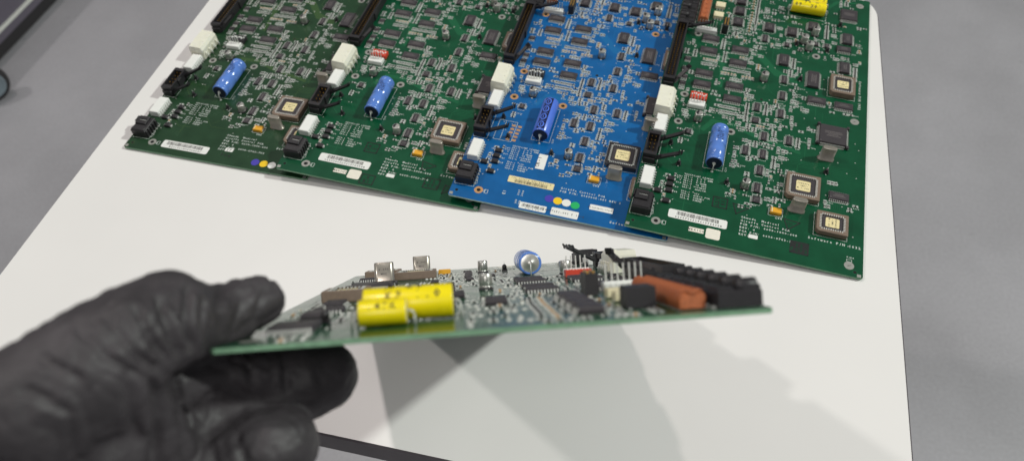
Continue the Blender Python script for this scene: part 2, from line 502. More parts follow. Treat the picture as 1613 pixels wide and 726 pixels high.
def make_film(kind, L, rx, rz, lines):
    b = MB()
    n = 36
    zc = rz + .5
    secs = []
    for x, k in ((-L / 2, .93), (-L / 2 + .15, .985), (-L / 2 + .5, 1), (L / 2 - .5, 1), (L / 2 - .15, .985), (L / 2, .93)):
        secs.append([(x, rx * k * math.cos(2 * PI * i / n), zc + rz * k * math.sin(2 * PI * i / n)) for i in range(n)])
    vs = sum(secs, [])
    b.add(vs, [(r * n + k, r * n + (k + 1) % n, (r + 1) * n + (k + 1) % n, (r + 1) * n + k) for r in range(5) for k in range(n)], 0, True)
    b.add(secs[0], [tuple(range(n))], 2); b.add(secs[-1], [tuple(range(n - 1, -1, -1))], 2)
    def put(t, a0, size, flip, x0=0):
        # a: angle from +y through +z; letters run along x
        def fn(X, Y):
            a = a0 + (Y / rx if flip else -Y / rx)
            return ((-X if flip else X) + x0, (rx + .07) * math.cos(a), zc + (rz + .07) * math.sin(a))
        b.text(t, 0, -size * .35, size, 0, 1, align='C', fn=lambda X, Y: fn(X, Y))
    for t, a, sz, fl, x0 in lines:
        # reading from the top edge of the board: upside down as seen from the bottom edge
        put(t, a, sz, fl, x0)
    l = MB(); l2 = MB()
    for mb, s in ((l, -1), (l2, 1)):
        mb.tube([(s * (L / 2 - .3), 0, zc), (s * (L / 2 + 1.5), 0, zc), (s * (L / 2 + 2.4), 0, zc - .8), (s * (L / 2 + 2.6), 0, zc - 2), (s * (L / 2 + 2.6), 0, .1)], .42)
    LIB[kind] = ('film_capacitor', b.mesh('film_capacitor', ['yellow', 'ink', 'opto']), [('lead', l.mesh('lead', ['tin'])), ('lead', l2.mesh('lead', ['tin']))], (L / 2 + 3.2, rx + .6))
make_film('film', 30.2, 5.7, 5.7, [('1.0K 160', 2.18, 4.6, True, 0), ('H 26', 1.42, 4.6, True, 1), ('KF 1.0', .62, 4.4, True, -2)])
make_film('film_s', 15.4, 4.4, 4.3, [('K 26', 1.75, 4.0, True, 0), ('.47K', .62, 3.4, True, 0)])

def simple(kind, name, mb, mats, fp, subs=()):
    LIB[kind] = (name, mb.mesh(name, mats), list(subs), fp)

b = MB(); b.box(-4.0, -2.6, .15, 4.0, 2.6, 3.0, 0, b=.4); b.rect(-3.4, -2.1, -2.7, 2.1, 3.02, 1)
t = MB(); t.box(-4.5, -1.3, .05, -3.9, 1.3, 1.5, 0); t.box(3.9, -1.3, .05, 4.5, 1.3, 1.5, 0)
simple('tant', 'tantalum_capacitor', b, ['tant', 'opto'], (5, 3.2), [('terminals', t.mesh('terminals', ['tin']))])

# big natural-nylon connector at the left edge
b = MB()
b.prism([(-7, -12.5), (6.2, -13.4), (7.2, -12.6), (7.2, 12.0), (5.6, 13.2), (-7, 13.6)], .3, 9.6, 0)
b.add([(-7, -12.5, 9.6), (6.2, -13.4, 9.6), (7.2, -12.6, 9.6), (7.2, 12, 9.6), (5.6, 13.2, 9.6), (-7, 13.6, 9.6),
       (-6.6, -11.8, 12.4), (4.6, -12.4, 12.4), (5.2, -12, 12.4), (5.2, 11.4, 12.4), (4.2, 12.4, 12.4), (-6.6, 12.8, 12.4)],
      [(k, (k + 1) % 6, 6 + (k + 1) % 6, 6 + k) for k in range(6)] + [(6, 7, 8, 9, 10, 11)], 0)
for i in range(4):
    b.box(2.6, -9.6 + i * 6.2, 12.3, 4.0, -8.2 + i * 6.2, 12.75, 0, b=.2)
    b.box(7.1, -11.0 + i * 6.2, 1.5, 8.4, -8.6 + i * 6.2, 6.5, 0, b=.4)
p = MB()
for i in range(4):
    p.tube([(8.0, -9.8 + i * 6.2, 4.5), (9.6, -9.8 + i * 6.2, 3.6), (9.9, -9.8 + i * 6.2, .1)], .5)
simple('nylon', 'nylon_connector', b, ['nylon'], (10.5, 14), [('pins', p.mesh('pins', ['tin']))])

def white_conn(kind, wx, wy, h, n, vert, tall):
    b = MB()
    b.box(-wx / 2, -wy / 2, .3, wx / 2, wy / 2, h, 0, b=.5)
    p = MB()
    for i in range(n):
        if vert:
            y = (i - (n - 1) / 2) * (wy - 3) / (n - 1)
            b.box(wx / 2 - .02, y - .8, .3, wx / 2 + .8, y + .8, h - 1.6, 0, b=.3)
            p.box(wx / 2 + .5, y - .35, .5, wx / 2 + 2.0, y + .35, 1.4, 0)
            p.tube([(-wx / 2, y, h - 2.2), (-wx / 2 - 1.2, y, h - 1.8), (-wx / 2 - 2.0, y, h - 2.8), (-wx / 2 - 2.0, y, h - 4)], .34, n=6)
        else:
            x = (i - (n - 1) / 2) * (wx - 3) / (n - 1)
            p.box(x - .32, wy / 2 - 2.2, h - .5, x + .32, wy / 2 - 1.56, h + tall, 0)
            b.box(x - .9, wy / 2 - .02, .3, x + .9, wy / 2 + .7, h - .8, 0, b=.2)
    simple(kind, 'white_connector', b, ['whitepl'], (wx / 2 + (2.2 if vert else .4), wy / 2 + 1.0), [('pins', p.mesh('pins', ['tin']))])
white_conn('whitev', 8.6, 19.0, 6.0, 7, True, 0)
white_conn('whiteh', 13.2, 6.6, 4.2, 5, False, 7.0)
white_conn('whitehl', 18.0, 5.0, 4.2, 7, False, 7.5)

def dip(kind, bodym):
    b = MB(); b.box(-6.9, -3.6, .4, 6.9, 3.6, 4.2, 0, b=.35)
    s = MB()
    for i in range(8):
        x = (i - 3.5) * 1.6
        s.box(x - .45, -.2 if i % 3 else -1.6, 4.1, x + .45, 1.4 if i % 3 else .2, 4.9, 0, b=.15)
    p = MB()
    for i in range(8):
        x = (i - 3.5) * 1.6
        for sg in (-1, 1):
            gull(p, x, sg * 3.58, 0, sg, .6, 2.2)
    simple(kind, 'dip_switch', b, [bodym], (7.2, 5.4), [('switch_levers', s.mesh('switch_levers', ['whitepl'])), ('pins', p.mesh('pins', ['tin']))])
dip('dipred', 'redpl'); dip('dipblk', 'blackpl')

def box_header(kind, wx, wy, h, rows, wall, arms):
    b = MB()
    x0, x1, y0, y1 = -wx / 2, wx / 2, -wy / 2, wy / 2
    out = [(x0, y0), (x1, y0), (x1, y1), (x0, y1)]
    inn = [(x0 + wall, y0 + wall + 2.2), (x1 - wall, y0 + wall + 2.2), (x1 - wall, y1 - wall - 2.2), (x0 + wall, y1 - wall - 2.2)]
    vs = [(x, y, .3) for x, y in out] + [(x, y, h) for x, y in out] + [(x, y, h) for x, y in inn] + [(x, y, 2.4) for x, y in inn]
    fs = [(k, (k + 1) % 4, 4 + (k + 1) % 4, 4 + k) for k in range(4)] + [(4 + k, 4 + (k + 1) % 4, 8 + (k + 1) % 4, 8 + k) for k in range(4)] + \
         [(8 + k, 8 + (k + 1) % 4, 12 + (k + 1) % 4, 12 + k) for k in range(4)] + [(12, 13, 14, 15)]
    b.add(vs, fs, 0)
    b.box(x1 - .01, -2.4, .4, x1 + 1.0, 2.4, h - .6, 0, b=.3)          # polarising key
    for s in (-1, 1):
        ya = s * (wy / 2)
        b.box(x0 + .8, min(ya, ya + s * 1.6), .3, x1 - .8, max(ya, ya + s * 1.6), h * .62, 0, b=.4)
    p = MB()
    pit = (wy - 2 * wall - 7.0) / (rows - 1)
    for i in range(rows):
        y = (i - (rows - 1) / 2) * pit
        for x in (-1.5, 1.5):
            p.box(x - .24, y - .24, 2.3, x + .24, y + .24, h - 2.0, 0); p.box(x - .24, y - .24, h - 2.0, x + .24, y + .24, h - 1.5, 1)
    subs = [('pins', p.mesh('pins', ['pinbrass', 'gold']))]
    for (ax, ay, az), (bx, by, bz) in arms:
        a = MB()
        A = Vector((ax, ay, az)); B = Vector((bx, by, bz)); d = (B - A).normalized(); sd = Vector((0, 0, 1)).cross(d).normalized(); u_ = d.cross(sd)
        def bar(P, Q, w, t0, t1):
            vs = [P - sd * w - u_ * t0, P + sd * w - u_ * t0, P + sd * w + u_ * t0, P - sd * w + u_ * t0,
                  Q - sd * w - u_ * t1, Q + sd * w - u_ * t1, Q + sd * w + u_ * t1, Q - sd * w + u_ * t1]
            a.add(vs, [(3, 2, 1, 0), (4, 5, 6, 7)] + [(k, (k + 1) % 4, 4 + (k + 1) % 4, 4 + k) for k in range(4)], 0)
        bar(A, B, 1.5, 1.1, .75)
        bar(B - d * .6, B + d * .9 + u_ * 1.6, 1.9, .6, .5)
        bar(B + d * .9 - u_ * .3, B + d * 3.0 + u_ * 1.3, 1.9, .8, .3)
        bar(A + d * 4 + u_ * 1.0, A + d * 5.5 + u_ * 1.9, 1.1, .8, .4)
        subs.append(('latch', a.mesh('latch', ['blackpl'])))
    simple(kind, 'box_header', b, ['blackpl'], (wx / 2 + 1.5, wy / 2 + 1.8), subs)
box_header('hdr10', 10.2, 26.0, 9.2, 5, 1.2, [((4.5, 9.5, 4), (21.5, 13.0, 13)), ((4.5, -11.0, 4), (22, -9.6, 13))])
box_header('hdr50', 9.8, 80.0, 9.2, 25, 1.2, [((4.5, 38.0, 4.5), (23.8, 38.5, 12.5)), ((4.5, -38.5, 4.5), (13.5, -27.5, 12.5))])

# black latching power connector (bottom corner)
b = MB()
b.box(-6.8, -8.6, .3, 6.8, 8.6, 7.6, 0, b=.5)
b.box(-6.2, -1.0, 7.5, 3.6, 8.0, 9.2, 0, b=.4)
b.box(-6.2, -8.0, 7.5, 6.0, -4.8, 8.6, 0, b=.4)
for i in range(5):
    b.box(6.7, -7.6 + i * 3.3, .6, 7.9, -5.8 + i * 3.3, 6.8, 0, b=.3)
b.box(-7.9, 1.5, 5.0, -6.7, 7.5, 9.0, 0, b=.3)
b.box(-3.2, 2.8, 9.21, 3.0, 3.1, 9.28, 1); b.box(-3.4, 3.2, 9.15, 3.2, 4.6, 9.26, 2)
p = MB()
for i in range(5):
    p.box(7.8, -7.1 + i * 3.3, .1, 9.4, -6.3 + i * 3.3, .6, 0)
simple('molex', 'power_connector', b, ['blackpl', 'tin', 'hole'], (9.6, 9.2), [('pins', p.mesh('pins', ['tin']))])

# black two-row output connector (top left, six in a row)
b = MB()
b.box(-7.2, -6.4, .3, 7.2, 6.4, 5.6, 0, b=.5)
b.box(-7.0, -6.0, 5.5, -1.2, 5.6, 7.2, 0, b=.5)
b.box(1.2, -5.0, 5.5, 6.6, 4.4, 6.6, 0, b=.4)
b.lathe([(0, 2.3), (.4, 2.7), (6.6, 2.7), (7.0, 2.3)], (-6.6, 2.4, 6.5), (1, 0, 0), 0, 20)
b.box(-6.2, -5.0, 7.18, -1.6, -3.0, 7.26, 1); b.box(1.8, -2.6, 6.58, 6.0, .6, 6.66, 1)
for k in range(3):
    b.box(7.1, -5.0 + k * 3.4, 1.0, 7.7, -3.4 + k * 3.4, 5.0, 0, b=.25)
p = MB()
for y in (-3.2, 3.2):
    p.box(7.1, y - .5, .1, 8.6, y + .5, .8, 0)
simple('outconn', 'black_connector', b, ['blackpl', 'hole'], (8.8, 6.6), [('pins', p.mesh('pins', ['tin']))])

b = MB()
b.box(-4.0, -3.1, .5, 4.0, 3.1, 5.9, 0, b=1.0)
for k in range(7):
    y = -2.7 + k * .9
    b.tube([(-4.0, y - .5, .4), (-4.1, y - .4, 4.0), (-3.0, y - .2, 5.9), (-1.6, y + .1, 6.3), (0, y + .5, 5.2), (1.6, y + .1, 6.3), (3.0, y - .2, 5.9), (4.1, y - .4, 4.0), (4.0, y - .5, .4)], .5, 0, 6)
simple('coil', 'choke_coil', b, ['coil'], (5.0, 3.4))

b = MB(); b.box(-4.4, -3.6, .4, 4.4, 3.6, 3.6, 0, b=.4); b.disc(-3, -2.2, .5, 3.62, 1, 8)
p = MB()
for i in range(3):
    for s in (-1, 1):
        gull(p, (i - 1) * 2.5, s * 3.58, 0, s, .9, 2.4)
simple('opto', 'optocoupler', b, ['opto', 'chipmark'], (5, 5.4), [('pins', p.mesh('pins', ['tin']))])
b = MB(); b.box(-5.0, -5.5, .3, 5.0, 5.5, 7.4, 0, b=.4)
p = MB()
for x in (-4, 4):
    for y in (-4.5, 4.5):
        p.box(x - .3, y + (1 if y > 0 else -2), .05, x + .3, y + (2 if y > 0 else -1), .5, 0)
simple('relay', 'relay', b, ['blackpl'], (5.4, 6.6), [('pins', p.mesh('pins', ['tin']))])
b = MB(); b.box(-2.6, -6.4, .3, 2.6, 6.4, 9.0, 0, b=.3)
g = MB()
for s in (-1, 1):
    g.box(s * 1.2 - .35, -5.0, 8.95, s * 1.2 + .35, 5.0, 9.9, 0, b=.1)
simple('slot', 'slot_header', b, ['blackpl'], (3, 6.8), [('contacts', g.mesh('contacts', ['gold']))])
b = MB(); b.box(-2.6, -1.9, .2, 2.6, 1.9, 2.5, 0, b=.4)
t = MB(); t.box(-3.6, -1.1, .05, -2.5, 1.1, 1.2, 0); t.box(2.5, -1.1, .05, 3.6, 1.1, 1.2, 0)
simple('diode', 'diode', b, ['blackpl'], (3.8, 2.2), [('terminals', t.mesh('terminals', ['tin']))])
b = MB(); b.box(-1.8, -1.5, .2, 1.8, 1.5, 1.5, 0, b=.3)
b.lathe([(0, 1.5), (3.4, 1.45), (4.2, 1.0), (4.5, .4)], (0, 0, .2), (0, 0, 1), 0, 12)
t = MB(); t.tube([(0, -1.2, .3), (0, -2.4, .2)], .3, n=6); t.tube([(0, 0, 4.4), (0, 0, 6.2)], .25, n=6)
simple('blob', 'transistor', b, ['blackpl'], (2.0, 2.6), [('lead', t.mesh('lead', ['tin']))])

def smd(mb, x, y, vert, tan, off=(0, 0)):
    """two pads, two metal ends and a body"""
    def bx(a0, b0, z0, a1, b1, z1, m, bv=0):
        if vert:
            mb.box(x - b1, y + a0, z0, x - b0, y + a1, z1, m, b=bv)
        else:
            mb.box(x + a0, y + b0, z0, x + a1, y + b1, z1, m, b=bv)
    h = .95 if tan else .6
    for s in (-1, 1):
        lo, hi = sorted((s * .62, s * 1.62))
        bx(lo, -.78, .05, hi, .78, .22, 0)
        lo, hi = sorted((s * .6, s * 1.08))
        bx(lo, -.66, .2, hi, .66, h, 0, .08)
    bx(-.62, -.64, .12, .62, .64, h - .04, 1)
RS = {}
for vert in (0, 1):
    for tan in (0, 1):
        b = MB(); smd(b, 0, 0, vert, tan)
        RS[vert, tan] = b.mesh('chip_capacitor' if tan else 'chip_resistor', ['tin', 'tancap' if tan else 'res'])

# ----------------------------------------------------------------- board layout (mm from the lower left corner)
PL = []   # (kind, u, v, rotation quarter turns)
for u, v in ((33.3, 228.4), (33.5, 211.1), (60.3, 220.0), (60.4, 202.0), (33.7, 180.6), (33.8, 166.3), (60.6, 171.4), (60.7, 154.9)):
    PL.append(('so20', u, v))
for u, v in ((128.8, 172.8), (150.7, 172.1)):
    PL.append(('so20', u, v))
PL.append(('so20', 150.6, 70.9)); PL.append(('so16', 148.3, 246.4))
for u, v in ((17.5, 196.0), (17.2, 182.8), (18.0, 172.2), (17.6, 164.1)):
    PL.append(('so8', u, v))
for u, v in ((81.8, 151.8), (100.9, 171.6), (101.3, 149.4), (90.5, 119.3), (110.2, 120.1), (77.7, 99.8), (91.4, 99.4), (90.7, 81.5), (90.5, 62.9), (100.8, 192.1), (80.1, 242.8)):
    PL.append(('so14', u, v))
PL += [('ssop', 91.0, 51.1), ('ssop', 82.0, 135.9), ('so10', 99.6, 239.5), ('so10', 124.3, 247.5), ('so10', 133.9, 247.6), ('so10', 31.1, 107.8)]
for u, v in ((53.9, 290.4), (53.9, 275.0), (54.0, 258.5), (82.4, 258.5), (102.5, 257.6), (120.4, 271.0), (53.9, 305.5)):
    PL.append(('soj', u, v))
PL += [('sov', 98.5, 217.2), ('sov', 151.0, 261.5), ('sov', 149.8, 221.3), ('sovl', 124.6, 198.5), ('sobig', 151.2, 296.5), ('qfp', 143.4, 134.6)]
PL += [('can', 83.8, 187.8), ('can', 81.3, 61.9), ('can', 36.5, 124.0), ('can', 122.8, 261.5), ('can', 118.6, 239.2), ('can', 113.6, 247.5)]
PL += [('tant', 106.1, 43.2), ('plcc32', 146.2, 41.0), ('plcc32t', 148.2, 194.6), ('crystal', 120.6, 49.6), ('crystal', 139.2, 109.0)]
PL += [('film', 113.6, 291.0), ('film_s', 121.4, 302.6), ('nylon', 7.4, 130.8), ('whitev', 8.0, 107.6), ('whitev', 8.0, 48.4), ('whiteh', 33.0, 139.6), ('whitehl', 27.8, 238.2)]
PL += [('hdr10', 5.8, 79.6), ('hdr50', 5.9, 197.2), ('molex', 8.8, 22.0)]
for i in range(6):
    PL.append(('outconn', 8.2, 246.6 + i * 13.4))
for i in range(10):
    PL.append(('coil', 22.6, 253.5 + i * 6.7))
PL += [('opto', 35.6, 277.5), ('opto', 35.6, 262.6), ('relay', 36.2, 299.5), ('slot', 43.6, 246.0)]
PL += [('diode', 25.8, 53.6), ('diode', 25.7, 47.6), ('diode', 26.0, 41.6), ('diode', 25.6, 30.8), ('diode', 17.9, 39.2)]
PL += [('blob', 113.8, 196.4), ('blob', 67.4, 61.7), ('blob', 140.3, 93.9), ('blob', 144.0, 280.4), ('blob', 134.3, 240.7), ('blob', 107.8, 242.5), ('blob', 29.0, 70.5), ('blob', 19.5, 91.0)]
RINGS = [(21.3, 233.3), (21.5, 151.2), (21.5, 117.9), (64.2, 117.7), (125.6, 231.5), (161.1, 315.5), (160.4, 157.6), (21.8, 10.5), (160.4, 9.2)]
FILLED = {(161.1, 315.5), (160.4, 157.6), (160.4, 9.2)}

OCC = []
def free(x0, y0, x1, y1, pad=.35):
    for a, b_, c, d in OCC:
        if x0 - pad < c and x1 + pad > a and y0 - pad < d and y1 + pad > b_:
            return False
    return True
KINDFP = lambda k: LIB[k][3]
for k, u, v in PL + [('plcc52', 123.4, 71.2), ('blue', 55.2, 92.3), ('dipred', 33.3, 149.0)]:
    fx, fy = KINDFP(k)
    OCC.append((u - fx, v - fy, u + fx, v + fy))
for u, v in RINGS:
    OCC.append((u - 4, v - 4, u + 4, v + 4))
OCC += [(30, 34, 58, 68), (28, 0, 76, 27), (76, 8, 117, 37), (100, 0, 160, 28), (30, 60, 48, 120), (128, 88, 165, 110)]   # open board and lettering

SMD = []   # (u, v, vert, tan)
def put(u, v, vert, tan, force=False):
    hx, hy = (.85, 1.7) if vert else (1.7, .85)
    r = (u - hx, v - hy, u + hx, v + hy)
    if r[0] < 1.5 or r[2] > 168.5 or r[1] < 2 or r[3] > 324:
        return False
    if not force and not free(*r):
        return False
    OCC.append(r); SMD.append((u, v, vert, tan)); return True
def row(u, v, n, pitch, vert, tan, vstep=0.0):
    for i in range(n):
        put(u + (i - (n - 1) / 2) * pitch, v + i * vstep, vert, tan)
def col(u, v, n, pitch, vert, tan):
    for i in range(n):
        put(u, v + (i - (n - 1) / 2) * pitch, vert, tan)
row(36.4, 200.2, 5, 2.7, 1, 1); row(36.4, 194.2, 6, 2.3, 1, 0)
row(60.5, 192.6, 10, 2.35, 1, 0); row(54.0, 186.6, 5, 2.7, 1, 1); row(70.5, 186.0, 4, 2.7, 1, 1); row(61, 180.5, 4, 2.6, 1, 0)
row(60.0, 145.0, 8, 2.2, 1, 0); row(59.7, 139.0, 7, 2.2, 1, 0); row(60.5, 133.2, 4, 2.5, 1, 0)
col(74.0, 145.0, 9, 2.3, 0, 0); col(89.2, 151.0, 6, 2.3, 0, 0); col(77.0, 127.5, 3, 2.5, 0, 0)
col(65.3, 291.0, 9, 2.0, 0, 1); col(65.4, 272.0, 8, 2.0, 0, 1); col(65.0, 255.0, 7, 2.0, 0, 1); col(65.3, 310, 6, 2.0, 0, 1)
col(61.0, 285.0, 26, 2.1, 0, 0); col(69.6, 282.0, 18, 2.4, 0, 0); col(46.5, 285.0, 20, 2.3, 0, 0)
col(45.0, 225, 6, 2.6, 0, 0); col(48.2, 208, 6, 2.6, 0, 0); col(22.5, 205, 5, 2.6, 0, 0); col(22.6, 175, 6, 2.6, 0, 0)
col(100.4, 93.0, 6, 2.4, 0, 0); col(104.0, 93.0, 5, 2.5, 0, 0); col(117.2, 120, 5, 2.4, 0, 0); col(108.2, 62, 6, 2.4, 0, 0); col(105.4, 200, 6, 2.4, 0, 0)
col(107, 216, 6, 2.4, 0, 0); col(159.0, 212, 12, 2.2, 0, 0); col(133.0, 268, 9, 2.3, 0, 0)
R = random.Random(11)
REG = [((12, 150, 48, 235), 34), ((48, 128, 78, 240), 60), ((68, 116, 98, 162), 44), ((68, 40, 112, 116), 84), ((95, 128, 113, 208), 34),
       ((66, 232, 112, 286), 40), ((106, 228, 142, 266), 30), ((132, 160, 162, 312), 44), ((44, 236, 80, 320), 60), ((110, 158, 142, 186), 14),
       ((108, 116, 132, 142), 10), ((14, 94, 48, 148), 24), ((112, 58, 166, 90), 10), ((98, 46, 114, 88), 14), ((28, 284, 60, 322), 20),
       ((80, 286, 98, 322), 16), ((132, 306, 166, 322), 6), ((14, 28, 34, 60), 8)]
for (x0, y0, x1, y1), n in REG:
    n = int(n * .72)
    got = 0; tries = 0
    while got < n and tries < n * 30:
        tries += 1
        u, v = R.uniform(x0, x1), R.uniform(y0, y1)
        vert = R.random() < .5
        k = R.choice((1, 2, 2, 3))
        du, dv = (2.5, 0) if vert else (0, 2.5)
        if R.random() < .25:
            du, dv = (0, 4.2) if vert else (4.2, 0)
        tan = 1 if R.random() < .10 else 0
        for i in range(k):
            if put(u + du * i, v + dv * i, vert, tan):
                got += 1

# ----------------------------------------------------------------- bare panels with their printing
BW, BL_, BT = 170.0, 325.8, 1.6
def make_panel(var):
    R = random.Random(21)
    b = MB()     # 0 mask 1 edge 2 trace 3 tin 4 silk 5 stamp 6 hole 7 ring metal
    c = 1.2
    b.prism([(c, 0), (BW - c, 0), (BW, c), (BW, BL_ - c), (BW - c, BL_), (c, BL_), (0, BL_ - c), (0, c)], -BT, 0, 1, top=0)
    b.rect(.6, .6, BW - .6, BL_ - .6, -BT - .02, 0)
    # copper pours and tracks under the mask
    zt = .012
    for poly in ([(70, 215), (76, 216), (92, 196), (112, 190), (112, 196), (94, 204), (80, 222), (70, 222)],
                 [(48, 168), (51, 168), (49, 196), (52, 206), (47, 212), (43, 205), (46, 190)],
                 [(43, 112), (50, 124), (66, 124), (84, 116), (120, 108), (120, 111), (86, 120), (68, 128), (47, 128), (40, 114)],
                 [(133, 302), (141, 314), (158, 318), (158, 320), (139, 317), (131, 304)]):
        b.flat(poly, zt, 2)
    def trk(pts, w=.28):
        b.line(pts, w, .022, 2)
    for i in range(7):
        y = 86.5 - i * 1.6
        trk([(16, y), (30 + i, y), (33 + i, y - 2.5), (44, y - 2.5), (46, y + 2)], .25)
    for i in range(5):
        y = 104 - i * 1.9
        trk([(100, y), (126 + i * 3, y), (128 + i * 3, y - 2), (164, y - 2)], .25)
    for i in range(9):
        x = 143 + i * 1.5
        trk([(x, 65), (x, 60 - i * .3), (x + 1.5, 57 - i * .3), (x + 1.5, 52)], .22)
    for i in range(110):
        x, y = R.uniform(14, 150), R.uniform(28, 315)
        pts = [(x, y)]
        d = R.randrange(8)
        for k in range(R.choice((2, 3))):
            d += R.choice((-1, 1)); L = R.uniform(4, 18)
            x = min(164, max(6, x + L * math.cos(d * PI / 4))); y = min(320, max(26, y + L * math.sin(d * PI / 4)))
            pts.append((x, y))
        trk(pts, R.choice((.22, .22, .3, .5)))
    for i in range(170):     # vias
        b.disc(R.uniform(10, 165), R.uniform(26, 320), .45, .03, 3, 6)
    # mounting rings
    rm = 7
    for u, v in RINGS:
        b.ring(u, v, 1.6, 3.5, .05, rm)
        if (u, v) in FILLED:
            b.disc(u, v, 1.6, .055, 8, 16); b.line([(u - 1, v - .4), (u + 1, v + .4)], .4, .07, 6)
        else:
            b.disc(u, v, 1.62, .045, 6, 16)
    for u, v in ((5.3, 6.2), (164.5, 4.4), (84.5, 162.6)):
        b.ring(u, v, 1.3, 1.8, .05, 2); b.disc(u, v, 1.3, .045, 6, 14)
    for u, v in ((2.0, 2.4), (167.4, 1.9)):
        b.rect(u - 1.4, v - 1.3, u + 1.4, v + 1.3, .05, 8)
    z = .075
    def outl(x0, y0, x1, y1, w=.28):
        b.outline(x0, y0, x1, y1, w, z, 4)
    outl(1.4, 12.6, 17.0, 31.6); outl(47.6, 73.0, 63.0, 112.6); outl(97.5, 283.6, 131.2, 298.4, .3); outl(1.2, 64.6, 12.6, 95.0)
    outl(26.0, 134.6, 40.6, 144.0); outl(110.2, 58.2, 136.6, 84.0); outl(134.2, 30.2, 158.2, 51.6); outl(137.2, 182.4, 159.4, 206.8)
    outl(18.0, 250.0, 27.2, 319.0); outl(.9, 239.0, 16.4, 321); outl(18.2, 235, 37.6, 241.4); outl(40.4, 239, 46.8, 253.2); outl(101, 39.6, 111.4, 46.8)
    for i in range(4):
        outl(44 + i * 4.4, 243 + (i % 2) * 1.0, 47.6 + i * 4.4, 246 + (i % 2)); outl(47 + i * 4.2, 248.4, 50.4 + i * 4.2, 251.2)
    # lettering of the parts around them
    for (u, v, vert, tan) in SMD:
        hx, hy = (1.15, 2.0) if vert else (2.0, 1.15)
        if R.random() < .62:
            q = R.random()
            if q < .5:
                b.outline(u - hx, v - hy, u + hx, v + hy, .24, z, 4)
            else:
                b.line([(u - hx, v - hy), (u - hx, v + hy), (u + hx, v + hy), (u + hx, v - hy)], .24, z, 4)
        if R.random() < .36:
            t = R.choice('RRRC') + str(R.randrange(10, 560))
            if R.random() < .6:
                b.text(t, u + hx + .4, v - .5, 1.5, z, 4)
            else:
                b.text(t, u - 1.4, v - hy - 1.6, 1.5, z, 4)
    for k, u, v in PL:
        if k in ('so20', 'so16', 'sov', 'sovl', 'so14', 'sobig', 'soj', 'so10', 'ssop'):
            fx, fy = LIB[k][3]
            b.text('U' + str(R.randrange(1, 90)), u + fx + .2, v - fy + 1.2, 1.9, z, 4, rot=R.choice((0, PI / 2)))
            if k in ('so14', 'so10', 'soj', 'ssop'):
                b.line([(u - fx * .7, v + fy + .5), (u - fx * .7, v + fy + 1.2), (u + fx * .7, v + fy + 1.2), (u + fx * .7, v + fy + .5)], .24, z, 4)
                b.line([(u - fx * .7, v - fy - .5), (u - fx * .7, v - fy - 1.2), (u + fx * .7, v - fy - 1.2), (u + fx * .7, v - fy - .5)], .24, z, 4)
            if k in ('soj', 'sobig', 'sov', 'so20'):
                b.outline(u - fx + .6, v - fy + .6, u + fx - .6, v + fy - .6, .22, z, 4)
    def block(lines, x, y, size, lead):
        for i, t in enumerate(lines):
            b.text(t, x, y - i * lead, size, z, 4)
    block(['TESTPOINT LEGEND', 'TP1-1  1.0 V AMB', 'TP1-2  2.0 V', 'TP1-3  W GRND', 'TP1-4  +5 VDC', 'TP2-1  +5VREF', 'TP2-2  ANALOG'], 35.2, 61.5, 1.9, 2.25)
    block(['TP3-1  +5V', 'TP3-2  AUDIO PWR', 'TP3-3  AGRNDY', 'TP3-4  AGRND'], 35.2, 43.8, 1.9, 2.25)
    for i in range(4):
        b.text('J' + str(i + 3), 19.2, 40 + i * 5, 1.8, z, 4); b.text('D' + str(i + 8), 30.2, 41.6 + i * 5, 1.8, z, 4)
    b.text('J20', 18.6, 16, 2.4, z, 4, rot=PI / 2); b.text('C10', 66.0, 73.0, 2.2, z, 4, rot=PI / 2); b.text('TP4', 70.2, 58.4, 2.0, z, 4, rot=PI / 2)
    b.text('FID4', 158.4, 15.8, 1.8, z, 4); b.outline(158.6, 12.6, 162.0, 14.6, .25, z, 4)
    b.outline(26.6, 8.6, 29.0, 12.2, .3, z, 4); b.text('E2', 27, 9.4, 2.0, z, 4, rot=PI / 2)
    b.text('C44', 106.2, 37.2, 2.4, z, 4)
    b.text('Software P/N 1032', 162.6, 209.0, 2.9, z, 4, rot=-PI / 2)
    def stamp(cx, cy, w, h, lines, rot=0.0, solid=False):
        if solid:
            b.rect(cx - w / 2, cy - h / 2, cx + w / 2, cy + h / 2, .085, 5)
        b.outline(cx - w / 2, cy - h / 2, cx + w / 2, cy + h / 2, .85, .09, 5)
        n = len(lines)
        for i, t in enumerate(lines):
            d = ((n - 1) / 2 - i) * h * .42 - h * .13
            b.text(t, cx - math.sin(rot) * d, cy + math.cos(rot) * d, h * .42, .095, 0 if solid else 5, rot=rot, align='C')
    def tri(pts):
        b.line(pts + [pts[0]], .85, .09, 5)
        cx, cy = sum(p[0] for p in pts) / 3, sum(p[1] for p in pts) / 3
        for k in (-1, 1):
            b.line([(cx - 2.5, cy + k * .8), (cx + 1.5, cy + k * .8 - .3)], .35, .09, 5)
    if var != 'blue':
        block(['Ohmeda  Medical', 'Giraffe Control PCA', 'PCB P/N: 6600-1000-600', 'REV: 4', 'PCA P/N: 6600-0703-700', 'REV:'], 82.0, 31.0, 2.55, 3.25)
        b.text('Software P/N 1032', 130.6, 25.6, 3.0, z, 4)
